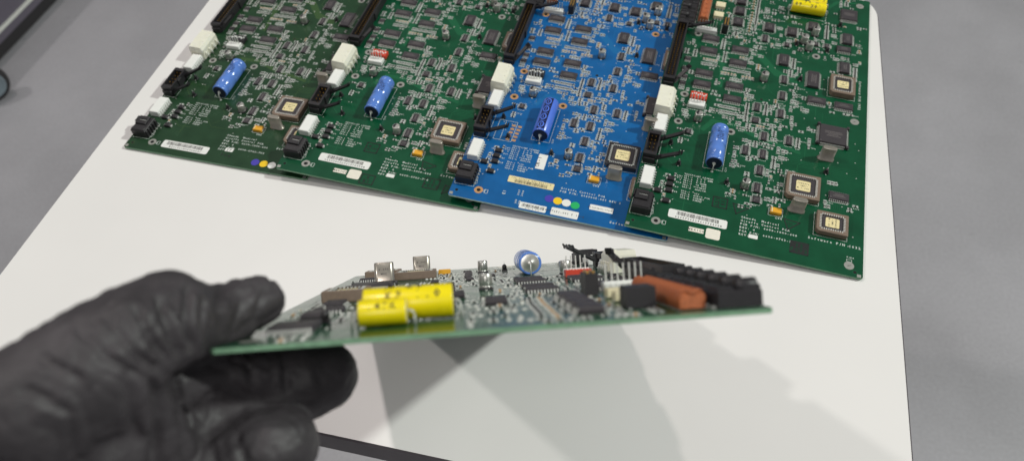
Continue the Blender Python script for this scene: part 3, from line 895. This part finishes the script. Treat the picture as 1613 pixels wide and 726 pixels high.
    if var in ('right', 'held'):
        stamp(65.2, 41.0, 10.6, 9.8, ['10', 'ICT'], rot=-PI / 2)
        tri([(74.9, 43.2), (86.5, 41.3), (78, 33.6)]); tri([(112.7, 39.1), (124.3, 37.9), (116.2, 29.5)])
        stamp(125.4, 14.8, 12.6, 10.4, ['12', 'FCT2'], solid=True)
    elif var == 'second':
        stamp(67.4, 40.2, 10.6, 10.0, ['54', 'L'], rot=PI / 2)
        stamp(75.9, 7.2, 11, 9.6, ['4', 'BI']); stamp(126.7, 16.2, 12, 10.4, ['12', 'FCT2'])
        tri([(112.6, 37.0), (124.4, 34.6), (114.5, 27.6)]); tri([(138, 17.5), (146, 15), (137.4, 8.4)])
    elif var == 'left':
        b.text('304', 86.6, 9.0, 4.6, .09, 5, rot=-.08)
    elif var == 'blue':
        block(['Giraffe Control PCA', 'PCB P/N: 2069005-001 REV 2'], 82.8, 28.2, 2.5, 3.2)
        b.text('Software P/N 1032', 125.4, 5.0, 3.0, z, 4)
        b.text('E1', 42.6, 11.2, 3.2, z, 4, rot=PI / 2)
        for i in range(4):
            b.text(('JAN', 'FEB', '2007', '2008')[i], 53.2 + (i % 2) * 3.0, 4.5 + (i // 2) * 8.6, 2.0, z, 4, rot=PI / 2)
        for i in range(5):
            for j in range(2):
                b.rect(27.6 + j * 5.2 + i * .25, 67.2 + i * 4.0, 30.8 + j * 5.2 + i * .25, 69.4 + i * 4.0, .05, 7)
        b.outline(17.4, 66.0, 32.6, 88.6, .3, z, 4); b.line([(23, 66), (23, 88.6)], .3, z, 4)
    mask = {'left': ('mask_dull', 'trace_dull', 'edge_green'), 'blue': ('mask_blue', 'trace_blue', 'edge_blue')}.get(var, ('mask_green', 'trace_green', 'edge_green'))
    return b.mesh('board_panel', [mask[0], mask[2], mask[1], 'tin', 'silk', 'stamp', 'hole', 'copper' if var == 'blue' else 'dull', 'dull'])

def sticker(name, w, h, material, bars=None, texts=(), r=.9):
    """paper label centred on its origin"""
    b = MB(); pts = []
    for cx, cy, a0 in ((w / 2 - r, h / 2 - r, 0), (-w / 2 + r, h / 2 - r, 90), (-w / 2 + r, -h / 2 + r, 180), (w / 2 - r, -h / 2 + r, 270)):
        for k in range(5):
            a = math.radians(a0 + 22.5 * k)
            pts.append((cx + r * math.cos(a), cy + r * math.sin(a)))
    b.prism(pts, .08, .16, 0)
    R = random.Random(3)
    if bars:
        x, x1, y0, y1 = bars
        while x < x1:
            q = R.choice((.22, .35, .55))
            b.rect(x, y0, x + q, y1, .175, 1); x += q + R.choice((.25, .3, .5))
    for t, x, y, sz, rot in texts:
        b.text(t, x, y, sz, .175, 1, rot=rot, align='C')
    return b.mesh(name, [material, 'ink'])

# ----------------------------------------------------------------- build the boards
GROUP = 'circuit boards laid out overlapping on the white table'
def build_board(label, var, group):
    root = bpy.data.objects.new('circuit_board', None)
    COL.objects.link(root)
    root.empty_display_size = .02
    thing(root, label, 'circuit board', group)
    new('board_panel', make_panel(var), root)
    def place(kind, u, v, z=0.0):
        nm, me, subs, fp = LIB[kind]
        o = new(nm, me, root)
        o.location = (u * MM, v * MM, z * MM)
        for sn, sm in subs:
            new(sn, sm, o)
        return o
    for k, u, v in PL:
        place(k, u, v)
    place('plcc52k' if var == 'blue' else 'plcc52', 123.4, 71.2)
    place('bluef' if var == 'blue' else 'blue', 55.2, 92.3)
    place('dipred' if var in ('second', 'right', 'held') else 'dipblk', 33.3, 149.0)
    # passives: the 100 that show largest are parts, the rest one mass
    caps = [s for s in SMD if s[3]]; res = [s for s in SMD if not s[3]]
    key = (lambda s: -s[1]) if var == 'held' else (lambda s: s[1])
    caps.sort(key=key); res.sort(key=key)
    rest = caps[100:] + res[100:]
    for lst, nm in ((caps[:100], 'chip_capacitor'), (res[:100], 'chip_resistor')):
        for (u, v, vert, tan) in lst:
            o = new(nm, RS[int(vert), int(tan)], root)
            o.location = (u * MM, v * MM, 0)
    b = MB()
    for (u, v, vert, tan) in rest:
        smd(b, u, v, vert, 0)
    o = new('surface_mount_parts', b.mesh('surface_mount_parts', ['tin', 'res']), root)
    o['kind'] = 'stuff'
    def stick(name, me, u, v, rot=0.0):
        o = new(name, me, root); o.location = (u * MM, v * MM, 0); o.rotation_euler.z = rot
    if var in ('second', 'right', 'held'):
        stick('barcode_label', sticker('barcode_label', 43.5, 8.2, 'white_label', (-15.5, 15.5, -.6, 3.0), [('6200706329610700908', 1.0, -3.2, 2.5, 0)], 1.6), 51.2, 20.8)
        stick('origin_label', sticker('origin_label', 11.0, 4.0, 'offwhite', None, [('MEXICO', 0, -.9, 2.7, 0)], .2), 51.8, 9.9)
        stick('blank_label', sticker('blank_label', 10.4, 9.4, 'offwhite', None, (), 1.6), 64.0, 9.6)
        stick('revision_label', sticker('revision_label', 6.6, 3.4, 'white_label', None, (), .3), 92.4, 15.6)
    if var == 'left':
        stick('barcode_label', sticker('barcode_label', 43.5, 8.2, 'white_label', (-18, 16, -.6, 3.0), [('8201061406004041', 1.0, -3.2, 2.6, 0)], 1.6), 53.3, 11.0)
        stick('revision_label', sticker('revision_label', 7.2, 4.0, 'white_label', None, [('27', 0, -1.2, 3.4, 0)], .3), 92.1, 16.2)
        dots = [('violet', 120.2, 8.0), ('ydot', 128.0, 7.9), ('white_label', 135.4, 7.9)]
    elif var == 'blue':
        stick('barcode_label', sticker('barcode_label', 36.5, 6.6, 'cream', (-13, 13, -2.6, .4), [('100-269608 276-00511-3', 0, .9, 2.0, 0)], .5), 59.2, 27.9)
        stick('handwritten_label', sticker('handwritten_label', 7.2, 16.0, 'white_label', None, [('CR-I', -1.2, -.5, 4.0, PI / 2)], .3), 62.0, 51.4)
        stick('serial_label', sticker('serial_label', 21, 6.2, 'white_label', (-8.5, 8.5, -1.0, 1.8), [('2101 A 003', 0, -2.6, 1.5, 0)], .8), 66.5, 4.6)
        stick('part_number_label', sticker('part_number_label', 21, 7.2, 'white_label', None, [('2607651-001 F 1618', 0, -.8, 2.3, 0)], .8), 91.2, 5.2)
        stick('small_label', sticker('small_label', 18, 5.2, 'white_label', None, [('M26479B0U-1750L5', 0, -.8, 1.7, 0)], .3), 117.3, 16.6)
        dots = [('violet', 76.7, 16.2), ('ydot', 83.5, 15.6), ('white_label', 90.3, 15.4), ('gdot', 97.3, 14.7)]
    else:
        dots = []
    for m_, u, v in dots:
        b = MB(); b.lathe([(0, 3.5), (.1, 3.5), (.12, 3.4)], (0, 0, .06), (0, 0, 1), 0, 28)
        stick('sticker_dot', b.mesh('sticker_dot', [m_]), u, v)
    return root

ZL, ZR = .010688, .00255
def lie(root, x, y, th, zl):
    a = (zl - ZR) / .170
    ex = Vector((math.cos(th) * math.sqrt(1 - a * a), math.sin(th) * math.sqrt(1 - a * a), -a))
    ey = Vector((-math.sin(th), math.cos(th), 0)); n = ex.cross(ey)
    mtx = Matrix((ex, ey, n)).transposed().to_4x4(); mtx.translation = (x, y, zl)
    root.matrix_world = mtx
b1 = build_board("dull green circuit board nearest the table's left edge, three coloured dots at its corner", 'left', GROUP)
lie(b1, -.44749, .36629, -.02919, ZR)
b2 = build_board("green circuit board with red switch, its right edge tucked under the blue board", 'second', GROUP)
lie(b2, -.30252, .36205, -.0283, ZL)
b3 = build_board("blue circuit board lying between green boards on the white table", 'blue', GROUP)
lie(b3, -.15772, .36178, -.03344, ZL)
b4 = build_board("green circuit board lying on the blue board's right edge, uncovered by any other board", 'right', GROUP)
lie(b4, -.02082, .3584, -.05463, ZL)
bh = build_board("tilted circuit board gripped by the black glove, yellow capacitors along its raised near edge", 'held', None)
HR = Matrix(((-0.9461311549568908, 0.2432878009146691, -0.21365131299864334), (-0.3181235283850417, -0.5756448194642207, 0.7532798036001338), (0.06027651539191261, 0.7806690001211197, 0.6220310715246463)))
HT = Vector((-0.039213235977632266, 0.3278013687597175, 0.0026))
m4 = HR.to_4x4(); m4.translation = HT
bh.matrix_world = m4

# ----------------------------------------------------------------- table
def rounded(x0, y0, x1, y1, r, n=12):
    pts = []
    for cx, cy, a0 in ((x1 - r, y1 - r, 0), (x0 + r, y1 - r, 90), (x0 + r, y0 + r, 180), (x1 - r, y0 + r, 270)):
        for k in range(n + 1):
            a = math.radians(a0 + 90 * k / n)
            pts.append((cx + r * math.cos(a), cy + r * math.sin(a)))
    return pts
tab = bpy.data.objects.new('table', None); COL.objects.link(tab)
thing(tab, 'white laminate table with rounded corner and dark edge band, carrying the circuit boards', 'table')
TX0, TY0, TX1, TY1 = -473.3, 161.7, 174.4, 690.0
def slab(name, rings, mats, fm, parent, smooth=False):
    b = MB(); n = len(rings[0][0]); vs = []
    for pts, z in rings:
        vs += [(x, y, z) for x, y in pts]
    for r in range(len(rings) - 1):
        b.add([], [], 0)
    fs = []
    b.v = vs
    for r in range(len(rings) - 1):
        for k in range(n):
            b.f.append([r * n + k, r * n + (k + 1) % n, (r + 1) * n + (k + 1) % n, (r + 1) * n + k]); b.m.append(fm[r]); b.sm.append(smooth)
    b.f.append(list(range(n - 1, -1, -1))); b.m.append(fm[0]); b.sm.append(False)
    b.f.append([(len(rings) - 1) * n + k for k in range(n)]); b.m.append(fm[-1]); b.sm.append(False)
    return new(name, b.mesh(name, mats), parent)
e = 1.2
slab('tabletop', [(rounded(TX0 + 2, TY0 + 2, TX1 - 2, TY1 - 2, 33), -22), (rounded(TX0 + e, TY0 + e, TX1 - e, TY1 - e, 34), 0)], ['laminate'], [0], tab)
b = MB()
oa = rounded(TX0 + e, TY0 + e, TX1 - e, TY1 - e, 34); ob = rounded(TX0, TY0, TX1, TY1, 35)
n = len(oa)
vs = [(x, y, -.25) for x, y in oa] + [(x, y, -1.4) for x, y in ob] + [(x, y, -22.5) for x, y in ob] + [(x, y, -24) for x, y in oa] + [(x, y, -24) for x, y in rounded(TX0 + 25, TY0 + 25, TX1 - 25, TY1 - 25, 12)]
b.add(vs, [(r * n + k, (r + 1) * n + k, (r + 1) * n + (k + 1) % n, r * n + (k + 1) % n) for r in range(4) for k in range(n)], 0, False)
new('edge_band', b.mesh('edge_band', ['edgeband']), tab)
for lx in (TX0 + 70, TX1 - 70):
    for ly in (TY0 + 110, TY1 - 70):
        b = MB(); b.lathe([(-750, 14), (-748, 16), (-24.5, 18)], (lx, ly, 0), (0, 0, 1), 0, 16)
        new('leg', b.mesh('leg', ['steel']), tab)

# ----------------------------------------------------------------- floor
fm = bpy.data.materials.new('grey_floor_paint'); fm.use_nodes = True
nt = fm.node_tree; bs = nt.nodes['Principled BSDF']
tc = nt.nodes.new('ShaderNodeTexCoord')
def nz(scale, detail):
    n_ = nt.nodes.new('ShaderNodeTexNoise'); n_.inputs['Scale'].default_value = scale; n_.inputs['Detail'].default_value = detail
    nt.links.new(tc.outputs['Object'], n_.inputs['Vector']); return n_
n1, n2 = nz(2.2, 6), nz(180, 3)
mx = nt.nodes.new('ShaderNodeMix'); mx.data_type = 'FLOAT'; mx.inputs[0].default_value = .35
nt.links.new(n1.outputs['Fac'], mx.inputs[2]); nt.links.new(n2.outputs['Fac'], mx.inputs[3])
cr = nt.nodes.new('ShaderNodeValToRGB')
cr.color_ramp.elements[0].position = .3; cr.color_ramp.elements[1].position = .7
cr.color_ramp.elements[0].color = rgb(144, 142, 146); cr.color_ramp.elements[1].color = rgb(170, 168, 173)
nt.links.new(mx.outputs[0], cr.inputs['Fac'])
vo = nt.nodes.new('ShaderNodeTexVoronoi'); vo.inputs['Scale'].default_value = 9; nt.links.new(tc.outputs['Object'], vo.inputs['Vector'])
sp = nt.nodes.new('ShaderNodeMapRange'); sp.inputs['From Min'].default_value = .025; sp.inputs['From Max'].default_value = .05
nt.links.new(vo.outputs['Distance'], sp.inputs['Value'])
n3 = nz(5.0, 8); st = nt.nodes.new('ShaderNodeMapRange'); st.inputs['From Min'].default_value = .42; st.inputs['From Max'].default_value = .62
st.inputs['To Min'].default_value = .91; st.inputs['To Max'].default_value = 1.0; nt.links.new(n3.outputs['Fac'], st.inputs['Value'])
sp.inputs['To Min'].default_value = .72; sp.inputs['To Max'].default_value = 1.0
ml = nt.nodes.new('ShaderNodeMath'); ml.operation = 'MULTIPLY'; nt.links.new(sp.outputs[0], ml.inputs[0]); nt.links.new(st.outputs[0], ml.inputs[1])
mc = nt.nodes.new('ShaderNodeMix'); mc.data_type = 'RGBA'; mc.blend_type = 'MULTIPLY'; mc.inputs[0].default_value = 1.0
nt.links.new(cr.outputs['Color'], mc.inputs[6]); nt.links.new(ml.outputs[0], mc.inputs[7])
nt.links.new(mc.outputs[2], bs.inputs['Base Color'])
bs.inputs['Roughness'].default_value = .45
M['floor'] = fm
b = MB(); b.rect(-6000, -5000, 6000, 7000, -750, 0)
R = random.Random(4)
fl = new('floor', b.mesh('floor', ['floor'])); fl['kind'] = 'structure'
# ----------------------------------------------------------------- low trolley on the floor at far left
tr = bpy.data.objects.new('trolley', None); COL.objects.link(tr)
thing(tr, 'low violet-grey trolley with pale trim strip on the floor beyond the table', 'trolley')
def bxo(name, c0, c1, m, parent, bv=0):
    b = MB(); b.box(*c0, *c1, 0, b=bv); return new(name, b.mesh(name, [m]), parent)
bxo('deck', (-2300, 700, -711.5), (-1640, 2400, -590), 'trolley', tr, 6)
bxo('trim_strip', (-1640.4, 700, -688), (-1634, 2400, -681), 'trim', tr)
bxo('underdeck_shade', (-2280, 720, -746), (-1649, 2380, -712), 'tyre', tr)  # dark box stands in for the shaded gap under the deck
w = MB(); ax = Vector((.80, -.60, 0))
w.lathe([(-14, 36), (-12, 43), (-6, 45), (6, 45), (12, 43), (14, 36)], (-1567, 1052, -704.5), ax, 0, 36)
tyre = new('caster', w.mesh('caster', ['tyre']), tr)
w = MB(); w.lathe([(13, 35.5), (15, 35), (15.5, 31), (14.5, 30), (14.8, 12), (17, 10), (17, 3)], (-1567, 1052, -704.5), ax, 0, 36)
new('hub', w.mesh('hub', ['hub']), tyre)
w = MB(); w.box(-1640, 1040, -665, -1575, 1066, -640, 0, b=4)
new('fork', w.mesh('fork', ['steel']), tyre)

# ----------------------------------------------------------------- camera
CAMR = Vector((0.97228305, 0.22927019, -0.04583503)); CAMU = Vector((-0.15412085, 0.77589125, 0.6117512)); CAMF = Vector((-0.17581931, 0.58773119, -0.78972123))
CAMP = Vector((0, 0, 0.46357198)); FPX = 1221.03
cd = bpy.data.cameras.new('camera'); cam = bpy.data.objects.new('camera', cd); COL.objects.link(cam)
cm = Matrix((CAMR, CAMU, -CAMF)).transposed().to_4x4(); cm.translation = CAMP
cam.matrix_world = cm
cd.sensor_fit = 'HORIZONTAL'; cd.sensor_width = 36.0; cd.lens = FPX / 1613 * 36.0
cd.clip_start = .01; cd.clip_end = 60
cd.dof.use_dof = True; cd.dof.focus_distance = .50; cd.dof.aperture_fstop = cd.lens / 3.1
SC.camera = cam

# ----------------------------------------------------------------- gloved hand
def cp(x, y, z):
    return CAMP + (CAMF + CAMR * ((x - 806.5) / FPX) - CAMU * ((y - 363) / FPX)) * z
def chain(pts, step=.35):
    """tapered chain of spheres: pts = (px, py, depth, radius px)"""
    out = []
    P = [(cp(x, y, z), r * z / FPX) for x, y, z, r in pts]
    for (a, ra), (c, rc) in zip(P[:-1], P[1:]):
        L = (c - a).length
        k = max(1, int(L / (min(ra, rc) * step)))
        for i in range(k):
            t = i / k
            out.append((a.lerp(c, t), ra + (rc - ra) * t))
    out.append(P[-1])
    return out
HAND = {
 'thumb': [(60, 640, .205, 112), (140, 585, .210, 106), (208, 532, .216, 88), (262, 503, .226, 80), (306, 506, .236, 64), (348, 500, .244, 54), (384, 482, .250, 50), (408, 473, .254, 44)],
 'index': [(120, 720, .232, 110), (250, 690, .246, 76), (340, 655, .258, 62), (420, 615, .264, 62), (480, 596, .268, 66), (508, 590, .270, 58)],
 'middle': [(120, 790, .232, 100), (250, 770, .240, 72), (350, 735, .246, 64), (420, 705, .248, 66), (440, 700, .250, 62)],
 'ring': [(100, 880, .232, 95), (240, 870, .238, 66), (340, 830, .242, 60), (400, 800, .244, 54)],
 'little': [(90, 960, .232, 84), (210, 960, .236, 56), (300, 920, .238, 50), (350, 900, .240, 46)],
 'palm': [(-160, 840, .215, 150), (-40, 760, .215, 140), (60, 720, .218, 125), (150, 700, .222, 100)],
 'palm_low': [(-160, 900, .222, 150), (0, 900, .226, 140), (90, 860, .230, 110)],
 'web': [(170, 600, .214, 84), (232, 650, .224, 52), (262, 715, .232, 44)],
 'inner': [(150, 650, .232, 100), (240, 606, .240, 64), (310, 590, .247, 50), (370, 592, .254, 44), (430, 592, .260, 44)],
 'wrist': [(-420, 980, .225, 150), (-160, 860, .216, 150)],
}
hb = MB()
PN = HR @ Vector((0, 0, 1))
for nm, pts in HAND.items():
    for c, r in chain(pts):
        hb.ell((c.x * 1000, c.y * 1000, c.z * 1000), (r * 1000, r * 1000, r * 1000), 0, 20, 12)
raw = new('hand_raw', hb.mesh('hand_raw', ['glove']))
rm_ = raw.modifiers.new('r', 'REMESH'); rm_.mode = 'VOXEL'; rm_.voxel_size = .0011
sm_ = raw.modifiers.new('s', 'SMOOTH'); sm_.iterations = 12; sm_.factor = .5
dg = bpy.context.evaluated_depsgraph_get()
hm = bpy.data.meshes.new_from_object(raw.evaluated_get(dg))
bpy.data.objects.remove(raw)
# folds of the loose glove
CREASE = [(296, 452, 292, 500, 7, 2.2), (292, 500, 300, 548, 8, 3.0), (246, 470, 268, 520, 6, 1.8), (268, 520, 282, 556, 7, 2.0), (212, 486, 238, 528, 6, 1.6),
          (238, 528, 262, 566, 7, 2.0), (168, 500, 212, 548, 6, 1.5), (212, 548, 252, 580, 7, 1.8), (352, 446, 346, 486, 6, 1.6), (346, 486, 352, 524, 6, 1.6),
          (322, 470, 318, 520, 5, 1.1), (120, 512, 168, 560, 7, 1.4), (168, 560, 226, 590, 8, 1.8), (238, 592, 250, 650, 8, 2.0), (250, 650, 242, 726, 9, 2.2),
          (276, 590, 286, 650, 7, 1.8), (286, 650, 300, 726, 8, 2.0), (204, 600, 214, 690, 9, 1.4), (390, 560, 396, 620, 7, 1.2), (450, 560, 448, 616, 6, 1.0),
          (60, 560, 130, 600, 8, 1.2), (30, 610, 110, 650, 9, 1.2), (372, 676, 392, 726, 7, 1.2), (330, 690, 348, 740, 7, 1.0)]
hm.update()
nrm = [v.normal.copy() for v in hm.vertices]
for v, nn in zip(hm.vertices, nrm):
    p = v.co
    a = noise.noise(p * 42.0)
    q = CAMR * p.dot(CAMR) * 190 + CAMU * p.dot(CAMU) * 70 + CAMF * p.dot(CAMF) * 90
    w1 = noise.noise(q + Vector((a, a, a)) * 1.6)
    w2 = noise.noise(p * 330.0)
    w3 = noise.noise(p * 120.0 + Vector((3, 9, 4)))
    fold = (1 - abs(w1)) ** 4
    fold2 = (1 - abs(w3)) ** 6
    crease = 0.0
    dd = p - CAMP; dz = dd.dot(CAMF)
    X, Y = 806.5 + FPX * dd.dot(CAMR) / dz, 363 - FPX * dd.dot(CAMU) / dz
    if nn.dot(CAMF) < .25:
        X += 9 * a; Y += 9 * w3
        for (x0, y0, x1, y1, wd, dp) in CREASE:
            ux, uy = x1 - x0, y1 - y0
            t = max(0, min(1, ((X - x0) * ux + (Y - y0) * uy) / (ux * ux + uy * uy)))
            e2 = ((X - x0 - ux * t) ** 2 + (Y - y0 - uy * t) ** 2) / (wd * wd)
            if e2 < 9:
                crease += dp * (math.exp(-e2) - .45 * math.exp(-(math.sqrt(e2) - 1.7) ** 2 * 2)) * min(1, 4 * t * (1 - t) + .35)
    k = min(1, max(.15, .55 + 1.3 * noise.noise(p * 26 + Vector((7, 3, 1)))))
    d = .0009 * a - .0013 * fold * k - .0004 * fold2 * (1 - .5 * k) + .0002 * w2
    v.co = p + nn * (d - min(.0035, crease * .0008))
for pl in hm.polygons:
    pl.use_smooth = True
hm.materials.clear(); hm.materials.append(M['glove'])
hm.name = 'gloved_hand'
hand = new('gloved_hand', hm)
thing(hand, 'hand in a creased black glove pinching the tilted circuit board between thumb and fingers', 'hand')

# ----------------------------------------------------------------- light
world = bpy.data.worlds.new('World'); SC.world = world; world.use_nodes = True
wn = world.node_tree; bg = wn.nodes['Background']
tcw = wn.nodes.new('ShaderNodeTexCoord'); sx = wn.nodes.new('ShaderNodeSeparateXYZ'); wr = wn.nodes.new('ShaderNodeValToRGB')
wn.links.new(tcw.outputs['Generated'], sx.inputs[0]); wn.links.new(sx.outputs['Z'], wr.inputs['Fac'])
wr.color_ramp.elements[0].position = .0; wr.color_ramp.elements[0].color = (.30, .30, .31, 1)
wr.color_ramp.elements[1].position = .8; wr.color_ramp.elements[1].color = (.72, .73, .74, 1)
wn.links.new(wr.outputs['Color'], bg.inputs['Color']); bg.inputs['Strength'].default_value = .31
def lamp(name, d, dist, power, size, col):
    ld = bpy.data.lights.new(name, 'AREA'); ld.shape = 'DISK'; ld.size = size; ld.energy = power; ld.color = col
    o = bpy.data.objects.new(name, ld); COL.objects.link(o)
    t = Vector((-.08, .33, .06)); dv = Vector(d).normalized()
    o.location = t + dv * dist
    o.rotation_euler = dv.to_track_quat('Z', 'Y').to_euler()
    return o
lamp('ceiling_or_fill_lamp', (-.344, .38, 1), 6.0, 62, .25, (1.0, .90, .86))
lamp('ceiling_or_fill_lamp', (1.117, .375, 1), 7.0, 308, .29, (.94, 1.0, .93))
lamp('ceiling_or_fill_lamp', (-.885, -.06, 1), 8.0, 116, .30, (1.0, .97, .92))

lamp('ceiling_or_fill_lamp', (.12, -.62, 1), 2.6, 7.5, .7, (1.0, .97, .94))  # added soft fill from behind the camera, apart from the ceiling lamps above

SC.view_settings.view_transform = 'Standard'; SC.view_settings.look = 'None'
SC.view_settings.exposure = 0.0; SC.view_settings.gamma = 1.0
SC.cycles.max_bounces = 8
SC.cycles.use_denoising = True
